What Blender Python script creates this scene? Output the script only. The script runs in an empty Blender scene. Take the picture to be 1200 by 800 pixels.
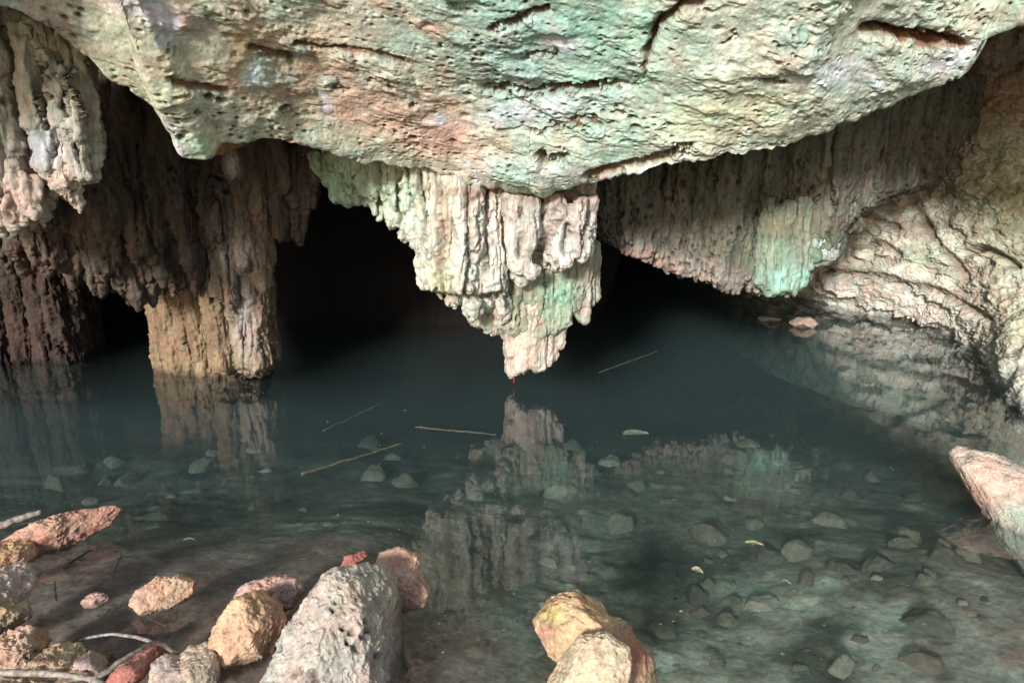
import bpy, math, random
import numpy as np
from mathutils import Vector
random.seed(7)
RNG = np.random.RandomState(11)
scene = bpy.context.scene
COL = scene.collection
PI = math.pi
R = math.radians

# ------------------------------------------------------------------ camera model
CAM_H, PITCH, FPX = 1.7, R(16.0), 833.0
CP, SP = math.cos(PITCH), math.sin(PITCH)

def at(px, py, d):
    """world point seen at photo pixel px,py (1200x800) standing d metres in front of the viewer"""
    a = (px - 600.0) / FPX; b = (400.0 - py) / FPX
    yy = CP + b * SP; zz = -SP + b * CP
    t = d / yy
    return np.array([a * t, d, CAM_H + zz * t])

def on_z(px, py, z=0.0):
    a = (px - 600.0) / FPX; b = (400.0 - py) / FPX
    yy = CP + b * SP; zz = -SP + b * CP
    t = (z - CAM_H) / zz
    return np.array([a * t, yy * t, z])

def proj(v):
    x, y, z = v[:, 0], v[:, 1], v[:, 2] - CAM_H
    zc = np.maximum(y * CP - z * SP, 0.05)
    return 600 + FPX * x / zc, 400 - FPX * (y * SP + z * CP) / zc

# ------------------------------------------------------------------ noise (numpy)
_perm = np.random.RandomState(3).permutation(256)
_perm = np.concatenate([_perm, _perm, _perm])
_grad = np.random.RandomState(5).normal(size=(256, 3)); _grad /= np.linalg.norm(_grad, axis=1)[:, None]

def pn(p):
    p = np.asarray(p, dtype=np.float64)
    i = np.floor(p).astype(np.int64); f = p - i; i &= 255
    u = f * f * f * (f * (f * 6 - 15) + 10)
    res = 0
    for dx in (0, 1):
        wx = u[:, 0] if dx else 1 - u[:, 0]
        for dy in (0, 1):
            wy = u[:, 1] if dy else 1 - u[:, 1]
            for dz in (0, 1):
                wz = u[:, 2] if dz else 1 - u[:, 2]
                h = _perm[_perm[_perm[(i[:, 0] + dx) & 255] + ((i[:, 1] + dy) & 255)] + ((i[:, 2] + dz) & 255)]
                g = _grad[h]
                res = res + wx * wy * wz * (g[:, 0] * (f[:, 0] - dx) + g[:, 1] * (f[:, 1] - dy) + g[:, 2] * (f[:, 2] - dz))
    return res * 1.6

def fbm(p, octv=5, gain=0.5, lac=2.03, ridged=False):
    p = np.array(p, dtype=np.float64); a = 1.0; s = 0; n = 0
    for k in range(octv):
        q = pn(p + 17.3 * k)
        if ridged: q = 1 - 2 * np.abs(q)
        s = s + a * q; n += a; a *= gain; p = p * lac
    return s / n

def worley(p):
    p = np.asarray(p, dtype=np.float64); i = np.floor(p).astype(np.int64)
    f1 = np.full(len(p), 9.0); f2 = np.full(len(p), 9.0)
    for dx in (-1, 0, 1):
        for dy in (-1, 0, 1):
            for dz in (-1, 0, 1):
                c = i + np.array([dx, dy, dz])
                h = _perm[_perm[_perm[c[:, 0] & 255] + (c[:, 1] & 255)] + (c[:, 2] & 255)]
                o = np.stack([_perm[h + 7], _perm[h + 91], _perm[h + 173]], 1) / 255.0
                dd = np.linalg.norm(c + o - p, axis=1)
                f2 = np.minimum(f2, np.maximum(dd, f1)); f1 = np.minimum(f1, dd)
    return f1, f2

def sst(a, b, x):
    t = np.clip((x - a) / (b - a), 0, 1); return t * t * (3 - 2 * t)

# ------------------------------------------------------------------ mesh helpers
def set_cols(me, cols):
    at_ = me.color_attributes.new('Col', 'FLOAT_COLOR', 'POINT')
    c4 = np.ones((len(me.vertices), 4), np.float32); c4[:, :3] = cols
    at_.data.foreach_set('color', c4.ravel())

def raw_mesh(name, v, f, smooth=True):
    me = bpy.data.meshes.new(name)
    v = np.asarray(v, np.float32); f = np.asarray(f, np.int32)
    k = f.shape[1]
    me.vertices.add(len(v)); me.vertices.foreach_set('co', v.ravel())
    me.loops.add(f.size); me.loops.foreach_set('vertex_index', f.ravel())
    me.polygons.add(len(f)); me.polygons.foreach_set('loop_start', np.arange(0, f.size, k, dtype=np.int32))
    me.update(calc_edges=True); me.validate()
    me.polygons.foreach_set('use_smooth', np.full(len(me.polygons), smooth))
    return me

def normals(me):
    n = np.empty(len(me.vertices) * 3, np.float32); me.vertices.foreach_get('normal', n); return n.reshape(-1, 3).astype(np.float64)

def coords(me):
    n = np.empty(len(me.vertices) * 3, np.float32); me.vertices.foreach_get('co', n); return n.reshape(-1, 3).astype(np.float64)

def setco(me, v):
    me.vertices.foreach_set('co', np.asarray(v, np.float32).ravel()); me.update()

def link(name, me, m, parent=None, base=None):
    o = bpy.data.objects.new(name, me); COL.objects.link(o)
    me.materials.clear(); me.materials.append(m)
    if base is not None:                      # put the origin at the thing's base
        v = coords(me) - np.asarray(base); setco(me, v)
        if parent is None: o.location = base
    if parent is not None: o.parent = parent
    return o

def base_of(v):
    return np.array([(v[:, 0].min() + v[:, 0].max()) / 2, (v[:, 1].min() + v[:, 1].max()) / 2, v[:, 2].min()])

def tag(o, label, cat, group=None):
    o['label'] = label; o['category'] = cat
    if group: o['group'] = group
    return o

def empty(name, loc, label, cat, group=None):
    o = bpy.data.objects.new(name, None); COL.objects.link(o); o.location = loc
    o.empty_display_size = 0.1
    return tag(o, label, cat, group)

def grid_faces(nu, nv):
    i = np.arange(nu * nv).reshape(nu, nv)
    return np.stack([i[:-1, :-1], i[1:, :-1], i[1:, 1:], i[:-1, 1:]], -1).reshape(-1, 4)

def catmull(t, xs, ys):
    """smooth monotone-ish interpolation of ys (k,...) at positions xs"""
    xs = np.asarray(xs, float); ys = np.asarray(ys, float)
    m = np.gradient(ys, xs, axis=0)
    i = np.clip(np.searchsorted(xs, t) - 1, 0, len(xs) - 2)
    h = xs[i + 1] - xs[i]; u = (t - xs[i]) / h
    sh = (len(t),) + (1,) * (ys.ndim - 1)
    u = u.reshape(sh); h = h.reshape(sh)
    h00 = 2 * u**3 - 3 * u**2 + 1; h10 = u**3 - 2 * u**2 + u; h01 = -2 * u**3 + 3 * u**2; h11 = u**3 - u**2
    return h00 * ys[i] + h10 * h * m[i] + h01 * ys[i + 1] + h11 * h * m[i + 1]

def loft(ctrl, upos, vpos, us, vs):
    """ctrl (nu,nv,3) -> dense grid"""
    a = catmull(us, upos, ctrl)                       # (U,nv,3)
    b = catmull(vs, vpos, np.swapaxes(a, 0, 1))       # (V,U,3)
    return np.swapaxes(b, 0, 1).reshape(-1, 3)

def polydist(px, py, pts):
    d = np.full(len(px), 1e9)
    for (x0, y0), (x1, y1) in zip(pts[:-1], pts[1:]):
        dx, dy = x1 - x0, y1 - y0
        t = np.clip(((px - x0) * dx + (py - y0) * dy) / (dx * dx + dy * dy), 0, 1)
        d = np.minimum(d, np.hypot(px - x0 - t * dx, py - y0 - t * dy))
    return d

def blob(px, py, x, y, rx, ry, rot=0.0):
    c, s = math.cos(R(rot)), math.sin(R(rot))
    u = ((px - x) * c + (py - y) * s) / rx; w = (-(px - x) * s + (py - y) * c) / ry
    return np.exp(-(u * u + w * w))

def mixc(col, c, w):
    w = np.clip(w, 0, 1)[:, None]
    return col * (1 - w) + np.asarray(c) * w

def remesh(v, f, vox, smooth=8):
    me = raw_mesh('tmp', v, f)
    o = bpy.data.objects.new('tmp', me); COL.objects.link(o)
    md = o.modifiers.new('r', 'REMESH'); md.mode = 'VOXEL'; md.voxel_size = vox; md.adaptivity = 0
    md.use_smooth_shade = True
    dg = bpy.context.evaluated_depsgraph_get()
    out = bpy.data.meshes.new_from_object(o.evaluated_get(dg))
    bpy.data.objects.remove(o); bpy.data.meshes.remove(me)
    # light Laplacian smoothing removes the voxel steps
    e = np.empty(len(out.edges) * 2, np.int32); out.edges.foreach_get('vertices', e); e = e.reshape(-1, 2)
    vv = coords(out); n = len(vv)
    deg = np.bincount(e.ravel(), minlength=n).astype(float)[:, None]
    for _ in range(smooth):
        acc = np.zeros((n, 3))
        for k in range(3):
            acc[:, k] = np.bincount(e[:, 0], vv[e[:, 1], k], n) + np.bincount(e[:, 1], vv[e[:, 0], k], n)
        vv = vv * 0.4 + 0.6 * acc / np.maximum(deg, 1)
    setco(out, vv)
    out.polygons.foreach_set('use_smooth', np.ones(len(out.polygons), bool))
    return out

class Shapes:
    """collects closed drip shapes that are fused into ONE continuous rock surface"""
    def __init__(s): s.v = []; s.f = []; s.n = 0
    def drip(s, px, py0, py1, wpx, d, taper=0.55, depth=1.0, wob=0.12, lean=0.0, tipround=0.10):
        zt = at(px, py0, d)[2]; pb = at(px, py1, d); zb = pb[2]
        x0 = at(px, (py0 + py1) / 2, d)[0]
        r0 = wpx * d / FPX
        K, S = 16, 12
        L = max(zt - zb, 0.02)
        ph = RNG.uniform(0, 6.28, 3)
        base = s.n
        for k in range(K):
            t = k / (K - 1.0)
            z = zt - L * t
            rr = r0 * (1 - (1 - taper) * t ** 1.3)
            edge = (1 - t) * L / max(tipround, 1e-3)          # round the tip
            if edge < 1: rr *= math.sqrt(max(1 - (1 - edge) ** 2, 0.003))
            rr *= 1 + wob * math.sin(ph[0] + t * 7) + wob * .6 * math.sin(ph[1] + t * 17)
            cx = x0 + r0 * .25 * math.sin(ph[2] + t * 4)
            for j in range(S):
                a = 2 * PI * j / S
                s.v.append((cx + rr * math.cos(a), d - lean * L * (1 - t) + rr * depth * math.sin(a), z))
        for k in range(K - 1):
            for j in range(S):
                a, b = base + k * S + j, base + k * S + (j + 1) % S
                s.f.append((a, a + S, b + S, b))
        s.v.append((x0, d - lean * L, zt + .001)); s.v.append((s.v[base + (K - 1) * S][0], d, zb - .001))
        top, bot = base + K * S, base + K * S + 1
        for j in range(0, S, 1):
            s.f.append((top, base + j, base + (j + 1) % S, base + (j + 1) % S))
            q = base + (K - 1) * S
            s.f.append((bot, q + (j + 1) % S, q + j, q + j))
        s.n = len(s.v)
    def ball(s, px, py, d, rx, ry, rd):
        c = at(px, py, d); m = d / FPX; base = s.n; K, S = 12, 16
        for k in range(1, K):
            p = PI * k / K
            for j in range(S):
                a = 2 * PI * j / S
                s.v.append((c[0] + rx * m * math.sin(p) * math.cos(a), c[1] + rd * math.sin(p) * math.sin(a), c[2] + ry * m * math.cos(p)))
        for k in range(K - 2):
            for j in range(S):
                a, b = base + k * S + j, base + k * S + (j + 1) % S
                s.f.append((a, a + S, b + S, b))
        s.v.append((c[0], c[1], c[2] + ry * m)); s.v.append((c[0], c[1], c[2] - ry * m))
        t, bt = len(s.v) - 2, len(s.v) - 1
        for j in range(S):
            s.f.append((t, base + j, base + (j + 1) % S, base + (j + 1) % S))
            q = base + (K - 2) * S
            s.f.append((bt, q + (j + 1) % S, q + j, q + j))
        s.n = len(s.v)
    def mesh(s, vox):
        tri = []
        for q in s.f:
            if q[2] == q[3]: tri.append(q[:3])
            else: tri += [(q[0], q[1], q[2]), (q[0], q[2], q[3])]
        return remesh(s.v, tri, vox)

# ------------------------------------------------------------------ materials
def new_mat(name):
    m = bpy.data.materials.new(name); m.use_nodes = True
    nt = m.node_tree; nt.nodes.clear()
    out = nt.nodes.new('ShaderNodeOutputMaterial')
    return m, nt, out

def rock_mat(name, rough=0.85, bump=0.6, dist=0.012, fine=55.0, stretch=(1, 1, 1), pit=0.5, vary=0.45, spec=0.3, gloss_var=0.0):
    m, nt, out = new_mat(name); N, L = nt.nodes, nt.links
    bs = N.new('ShaderNodeBsdfPrincipled'); L.new(bs.outputs[0], out.inputs[0])
    tc = N.new('ShaderNodeTexCoord'); mp = N.new('ShaderNodeMapping'); mp.inputs['Scale'].default_value = stretch
    L.new(tc.outputs['Object'], mp.inputs[0])
    ca = N.new('ShaderNodeAttribute'); ca.attribute_name = 'Col'
    n1 = N.new('ShaderNodeTexNoise'); n1.inputs['Scale'].default_value = fine * .22; n1.inputs['Detail'].default_value = 9; n1.inputs['Roughness'].default_value = .68
    n2 = N.new('ShaderNodeTexNoise'); n2.inputs['Scale'].default_value = fine; n2.inputs['Detail'].default_value = 8; n2.inputs['Roughness'].default_value = .7
    vo = N.new('ShaderNodeTexVoronoi'); vo.inputs['Scale'].default_value = fine * .55; vo.feature = 'F1'
    for n in (n1, n2, vo): L.new(mp.outputs[0], n.inputs['Vector'])
    r1 = N.new('ShaderNodeMapRange'); r1.inputs[1].default_value = .3; r1.inputs[2].default_value = .7
    r1.inputs[3].default_value = 1 - vary; r1.inputs[4].default_value = 1 + vary * .75
    L.new(n1.outputs[0], r1.inputs[0])
    r2 = N.new('ShaderNodeMapRange'); r2.inputs[1].default_value = .3; r2.inputs[2].default_value = .72
    r2.inputs[3].default_value = 1 - vary * .8; r2.inputs[4].default_value = 1 + vary * .6
    L.new(n2.outputs[0], r2.inputs[0])
    mu = N.new('ShaderNodeMath'); mu.operation = 'MULTIPLY'; L.new(r1.outputs[0], mu.inputs[0]); L.new(r2.outputs[0], mu.inputs[1])
    mx = N.new('ShaderNodeMix'); mx.data_type = 'RGBA'; mx.blend_type = 'MULTIPLY'; mx.inputs[0].default_value = 1
    L.new(ca.outputs['Color'], mx.inputs[6]); L.new(mu.outputs[0], mx.inputs[7])
    # warm / cool shifts in hue
    n3 = N.new('ShaderNodeTexNoise'); n3.inputs['Scale'].default_value = 9; n3.inputs['Detail'].default_value = 6
    L.new(tc.outputs['Object'], n3.inputs['Vector'])
    cr = N.new('ShaderNodeValToRGB'); cr.color_ramp.elements[0].position = .32; cr.color_ramp.elements[0].color = (1.12, .93, .84, 1)
    cr.color_ramp.elements[1].position = .68; cr.color_ramp.elements[1].color = (.90, 1.04, .98, 1)
    L.new(n3.outputs[0], cr.inputs[0])
    m2 = N.new('ShaderNodeMix'); m2.data_type = 'RGBA'; m2.blend_type = 'MULTIPLY'; m2.inputs[0].default_value = .8
    L.new(mx.outputs[2], m2.inputs[6]); L.new(cr.outputs[0], m2.inputs[7])
    L.new(m2.outputs[2], bs.inputs['Base Color'])
    bs.inputs['Roughness'].default_value = rough
    bs.inputs['Specular IOR Level'].default_value = spec
    if gloss_var:
        rr = N.new('ShaderNodeMapRange'); rr.inputs[1].default_value = .35; rr.inputs[2].default_value = .65
        rr.inputs[3].default_value = rough - gloss_var; rr.inputs[4].default_value = rough
        L.new(n3.outputs[0], rr.inputs[0]); L.new(rr.outputs[0], bs.inputs['Roughness'])
    # relief: grain + pits
    vr = N.new('ShaderNodeMapRange'); vr.inputs[1].default_value = 0; vr.inputs[2].default_value = .45
    L.new(vo.outputs['Distance'], vr.inputs[0])
    ad = N.new('ShaderNodeMath'); ad.operation = 'MULTIPLY_ADD'; ad.inputs[1].default_value = pit
    L.new(vr.outputs[0], ad.inputs[0]); L.new(n2.outputs[0], ad.inputs[2])
    a2 = N.new('ShaderNodeMath'); a2.operation = 'MULTIPLY_ADD'; a2.inputs[1].default_value = 1.6
    L.new(n1.outputs[0], a2.inputs[0]); L.new(ad.outputs[0], a2.inputs[2])
    b = N.new('ShaderNodeBump'); b.inputs['Strength'].default_value = bump; b.inputs['Distance'].default_value = dist
    L.new(a2.outputs[0], b.inputs['Height']); L.new(b.outputs[0], bs.inputs['Normal'])
    return m

M_CEIL = rock_mat('ceiling limestone', rough=.9, bump=.6, dist=.009, fine=60, pit=.7, vary=.42, spec=.2)
M_FLOW = rock_mat('fluted flowstone', rough=.8, bump=.85, dist=.012, fine=58, stretch=(1, 1, .28), pit=.4, vary=.40, spec=.3)
M_DARK = rock_mat('dark fluted flowstone', rough=.8, bump=.9, dist=.014, fine=50, stretch=(1, 1, .2), pit=.4, vary=.5, spec=.25)
M_WALL = rock_mat('wall limestone', rough=.85, bump=.8, dist=.014, fine=44, pit=.45, vary=.35, spec=.25)
M_ROCK = rock_mat('boulder limestone', rough=.88, bump=.9, dist=.007, fine=95, pit=.8, vary=.42, spec=.25)
M_WET = rock_mat('wet stone', rough=.7, bump=.8, dist=.006, fine=90, pit=.6, vary=.4, spec=.4, gloss_var=.25)
M_BED = rock_mat('pool bed silt and stones', rough=.9, bump=.6, dist=.007, fine=40, pit=.5, vary=.5, spec=.15)

def wood_mat(name, c0, c1, rough=.7):
    m, nt, out = new_mat(name); N, L = nt.nodes, nt.links
    bs = N.new('ShaderNodeBsdfPrincipled'); L.new(bs.outputs[0], out.inputs[0])
    tc = N.new('ShaderNodeTexCoord'); n = N.new('ShaderNodeTexNoise'); n.inputs['Scale'].default_value = 60; n.inputs['Detail'].default_value = 6
    L.new(tc.outputs['Object'], n.inputs['Vector'])
    cr = N.new('ShaderNodeValToRGB'); cr.color_ramp.elements[0].position = .35; cr.color_ramp.elements[0].color = (*c0, 1)
    cr.color_ramp.elements[1].position = .65; cr.color_ramp.elements[1].color = (*c1, 1)
    L.new(n.outputs[0], cr.inputs[0]); L.new(cr.outputs[0], bs.inputs['Base Color'])
    bs.inputs['Roughness'].default_value = rough
    b = N.new('ShaderNodeBump'); b.inputs['Strength'].default_value = .6; b.inputs['Distance'].default_value = .004
    L.new(n.outputs[0], b.inputs['Height']); L.new(b.outputs[0], bs.inputs['Normal'])
    return m
M_ROOT = wood_mat('pale dry root', (.17, .135, .11), (.46, .39, .32))
M_STICK = wood_mat('weathered stick', (.045, .045, .03), (.11, .105, .075))
M_BLACK = wood_mat('blackened stick', (.008, .007, .006), (.03, .025, .02), .5)
M_LEAF = wood_mat('dead leaf', (.16, .15, .09), (.42, .39, .25), .6)
M_GREENLEAF = wood_mat('drowned leaf', (.07, .10, .07), (.15, .19, .14), .6)
M_RED = wood_mat('red drip', (.28, .02, .025), (.50, .05, .05), .5)

# ------------------------------------------------------------------ cave ceiling (overhanging slab)
LIP = [  # px, py, depth of the slab's lower edge, slope of its face in degrees
    (-700, -70, 1.9, 60), (-350, -60, 2.3, 60), (-120, -30, 2.6, 58), (20, 8, 2.9, 56), (70, 40, 3.05, 55), (130, 92, 3.2, 54), (185, 132, 3.32, 54),
    (214, 180, 3.40, 54), (240, 186, 3.46, 54), (256, 166, 3.52, 54), (310, 164, 3.68, 53), (360, 170, 3.86, 53), (430, 188, 4.10, 52), (500, 197, 4.25, 52),
    (560, 212, 4.33, 52), (620, 215, 4.35, 52), (690, 208, 4.22, 52), (760, 198, 4.08, 52), (830, 186, 3.96, 52), (905, 177, 4.0, 53),
    (960, 150, 4.08, 54), (1040, 116, 4.12, 56), (1100, 96, 4.12, 58), (1132, 82, 4.08, 60), (1154, 42, 3.98, 60), (1210, 26, 3.75, 60), (1350, 16, 3.4, 60), (1700, -30, 2.5, 60)]
lp = np.array(LIP, float)
lx = np.array([at(a, b, c)[0] for a, b, c, _ in LIP]); lz = np.array([at(a, b, c)[2] for a, b, c, _ in LIP])
U = 1150
us = np.concatenate([np.linspace(lx[0], lx[2], 100, endpoint=False), np.linspace(lx[2], lx[-3], U - 180, endpoint=False), np.linspace(lx[-3], lx[-1], 80)])
lipd = np.interp(us, lx, lp[:, 2]); lipz = np.interp(us, lx, lz); slope = np.radians(np.interp(us, lx, lp[:, 3]))
# profile along v: negative = behind the lip, positive = up the face
sv = np.concatenate([np.linspace(-3.2, -.8, 30, endpoint=False), np.linspace(-.8, 0, 130, endpoint=False), np.linspace(0, 1.15, 330, endpoint=False), np.linspace(1.15, 6.5, 90)])
SVv, = (sv,)
dd = np.zeros((len(us), len(sv))); zz = np.zeros_like(dd)
s = sv[None, :]; neg = np.minimum(s, 0); pos = np.maximum(s, 0)
rnd = 0.05                                                 # rounding of the lip
back_d = -neg; back_z = np.where(neg < 0, -neg * .10 + .42 * sst(.5, 2.6, -neg) * (-neg), 0)
sl = slope[:, None]
up = np.minimum(pos, 1.3); rest = np.maximum(pos - 1.3, 0)
f_d = -(up * np.cos(sl) + rest * .22); f_z = up * np.sin(sl) + rest * .97
dd = lipd[:, None] + back_d + f_d; zz = lipz[:, None] + back_z + f_z
v = np.stack([np.repeat(us[:, None], len(sv), 1), dd, zz], -1).reshape(-1, 3)
me = raw_mesh('cave_ceiling', v, grid_faces(len(us), len(sv)))
nn = normals(me)
if nn[(len(us) // 2) * len(sv) + 300][1] > 0: nn = -nn      # towards the viewer
px, py = proj(v)
S_ = np.tile(sv, len(us))
# strata run down to the right: stretch the noise along that direction
c, s_ = math.cos(R(14)), math.sin(R(14))
q = np.stack([v[:, 0] * c - v[:, 2] * s_, v[:, 1], v[:, 0] * s_ + v[:, 2] * c], 1)
big = fbm(v * np.array([1.1, 1.3, 1.5]) + 3, 3)
mid = fbm(q * np.array([2.6, 4.0, 7.5]) + 9, 5, .55)
rid = fbm(q * np.array([4.5, 6, 13.0]) + 31, 4, .5, ridged=True)
fin = fbm(v * np.array([16, 16, 24.]), 5, .62)
f1, f2 = worley(q * np.array([9.0, 9, 17.0]) + .35 * np.stack([mid, fin, mid], 1))
pm = sst(.05, .45, fbm(v * 1.9 + 50, 3))                    # where pits cluster
pits = sst(.34, .08, f1) * pm
f1b, _ = worley(q * np.array([22.0, 22, 34.0]))
pits2 = sst(.36, .12, f1b) * sst(-.15, .25, fbm(v * 3.1 + 80, 3))
plates = sst(.0, .12, mid) * .5 + sst(.22, .30, mid) * .5
amp = np.clip(.35 + (S_ + .1) * 1.6, .25, 1)
zone = .35 + 1.0 * sst(-.25, .3, fbm(v * np.array([1.6, 1.6, 2.4]) + 140, 3))
mid = mid * zone; rid = rid * zone; fin = fin * zone
disp = .12 * big * amp + .032 * mid * amp + .018 * plates * amp + .007 * rid + .008 * fin - .075 * pits * amp - .03 * pits2
# cracks, hollows and ledges seen on this slab
cracks = [([(1030, 36), (1080, 42), (1118, 48)], 13, .12), ([(690, 202), (730, 194), (775, 182), (812, 172)], 8, .10), ([(570, 100), (620, 108), (690, 104), (742, 94)], 9, .11), ([(756, 62), (768, 34), (800, 8), (860, -8)], 8, .10), ([(770, 30), (755, 75), (752, 92)], 4, .04),
          ([(575, 26), (610, 18), (640, 8)], 8, .09), ([(612, 66), (650, 60)], 6, .07), ([(1015, 34), (1060, 36), (1100, 46), (1125, 52)], 8, .09),
          ([(640, 180), (662, 178)], 9, .13), ([(300, 60), (345, 74)], 9, .05), ([(210, 98), (262, 104)], 8, .05), ([(350, 60), (420, 56), (470, 64)], 7, .045), ([(395, 105), (407, 104)], 6, .06),
          ([(890, 90), (918, 92)], 4, .05), ([(860, 40), (846, 52)], 4, .05), ([(330, 130), (342, 132)], 5, .06), ([(580, 148), (640, 152)], 4, .03), ([(640, 150), (700, 138)], 4, .03)]
wob = 5 * mid + 4 * fin; nB0 = np.clip(fbm(v * 6 + 44, 3), -.7, .9)
crk = np.zeros(len(v))
for pts, w, dep in cracks:
    k = np.exp(-((polydist(px + 1.5 * wob, py + 3.0 * wob, pts) / (w * .62 * (1 + .8 * nB0))) ** 2)) * (S_ > -.02)
    k = k * np.clip(1 + 1.2 * mid, .2, 1)
    crk = np.maximum(crk, k); disp = disp - .8 * dep * k * (1 + .35 * fin)
disp += .05 * blob(px, py, 650, 150, 90, 45) + .08 * blob(px, py, 620, 195, 70, 26) + .05 * blob(px, py, 1000, 100, 120, 34, -20)
# ragged little teeth along the lip
teeth = np.exp(-(S_ / .07) ** 2) * (fbm(np.stack([v[:, 0] * 9, v[:, 1] * 0, v[:, 0] * 0], 1), 3)) * .05
v2 = v + nn * disp[:, None]; v2[:, 2] += teeth
setco(me, v2); px, py = proj(v2)
col = np.tile(np.array([.56, .54, .45]), (len(v), 1))
nA = fbm(v * 2.3 + 5, 4); nB = fbm(v * 4.7 + 15, 4); nC = fbm(q * np.array([3, 3, 9.]) + 25, 4)
def patch(w, c_, n=None, k=1.0):
    global col
    n = nB if n is None else n
    col = mixc(col, c_, k * np.clip(w * (1 + 1.3 * n), 0, 1))
leftish = sst(760, 560, px)
face = (S_ > -.03) * 1.0
patch(.55 * np.ones(len(v)), (.52, .57, .46), nA)
patch(blob(px, py, 690, 60, 130, 90, 20), (.40, .56, .44))
patch(blob(px, py, 620, 90, 60, 70), (.42, .54, .45))
patch(blob(px, py, 870, 60, 180, 70, -15), (.62, .63, .52), nA, .7)
patch(blob(px, py, 760, 150, 120, 30, -12), (.46, .60, .48), nB, .8)
patch(blob(px, py, 850, 135, 75, 30, -15), (.72, .66, .46), nA, .9)
patch(blob(px, py, 450, 110, 130, 50, 25), (.66, .48, .36), nB, .9)
patch(blob(px, py, 520, 155, 70, 30, 20), (.76, .60, .50), nA, .8)
patch(blob(px, py, 330, 70, 130, 45, 20), (.52, .42, .29), nC, .8)
patch(blob(px, py, 170, 90, 110, 45, 38), (.52, .49, .36), nA, .8)
patch(blob(px, py, 690, 50, 110, 60, 20), (.30, .46, .36), nB, .9); patch(blob(px, py, 600, 60, 70, 60), (.38, .48, .42), nA, .9); patch(blob(px, py, 470, 130, 110, 36, 30), (.66, .46, .37), nA, .9); patch(blob(px, py, 320, 90, 120, 40, 25), (.46, .36, .25), nB, .9)
patch(blob(px, py, 160, 4, 60, 14, 25), (.74, .76, .84), nA, .9)
patch(blob(px, py, 640, 128, 70, 13, -8), (.68, .72, .76), nA, .9)
patch(blob(px, py, 985, 84, 40, 16, -10), (.72, .72, .76), nA, .9)
patch(blob(px, py, 1110, 72, 40, 16, -20), (.72, .74, .76), nA, .9)
patch(blob(px, py, 640, 200, 90, 12, 5), (.54, .60, .55), nA, .7)
patch(blob(px, py, 300, 175, 110, 14), (.44, .50, .36), nA, .8)
patch((.3 + .7 * leftish) * sst(.12, .5, nC) * sst(-.05, .3, -nA), (.34, .22, .14), nB, .85)
nD = fbm(v * 1.1 + 60, 3); patch(sst(.0, .5, nD), (.40, .45, .38), nA, .6); patch(leftish * sst(.05, .5, -nD), (.52, .42, .33), nC, .6); patch((1 - leftish) * sst(.0, .5, -nD), (.44, .50, .42), nC, .7)
patch(sst(.05, .4, fbm(q * np.array([7, 7, 16.]) + 70, 4)), (.33, .33, .27), nB, .6)
patch(sst(.1, .45, fbm(q * np.array([2.2, 2.2, 6.]) + 90, 5)) * (.25 + .75 * leftish), (.46, .31, .24), nB, .75)
patch(sst(.15, .45, fbm(v * 2.7 + 110, 4)), (.40, .50, .42), nB, .7)
patch(sst(.22, .5, fbm(v * 3.5 + 130, 4)), (.70, .68, .70), nA, .7)
patch(sst(.1, .8, pits + .8 * pits2 + crk), (.14, .075, .045), 0 * nB, .85)  # dark brown paints shade into the pits and cracks
patch(sst(-.02, -.10, S_), (.30, .17, .10), nB, .95)                    # shade of the unlit underside, painted in as brown
patch(sst(1015, 1060, px) * sst(10, 34, py) * sst(1200, 1150, px) * sst(80, 40, py) * (crk > .25), (.2, .1, .06), nB, .8)
lum = col.mean(1, keepdims=True); col = lum + 1.32 * (col - lum)
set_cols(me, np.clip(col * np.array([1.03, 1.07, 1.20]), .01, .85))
o = link('cave_ceiling', me, M_CEIL); o['kind'] = 'structure'

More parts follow.
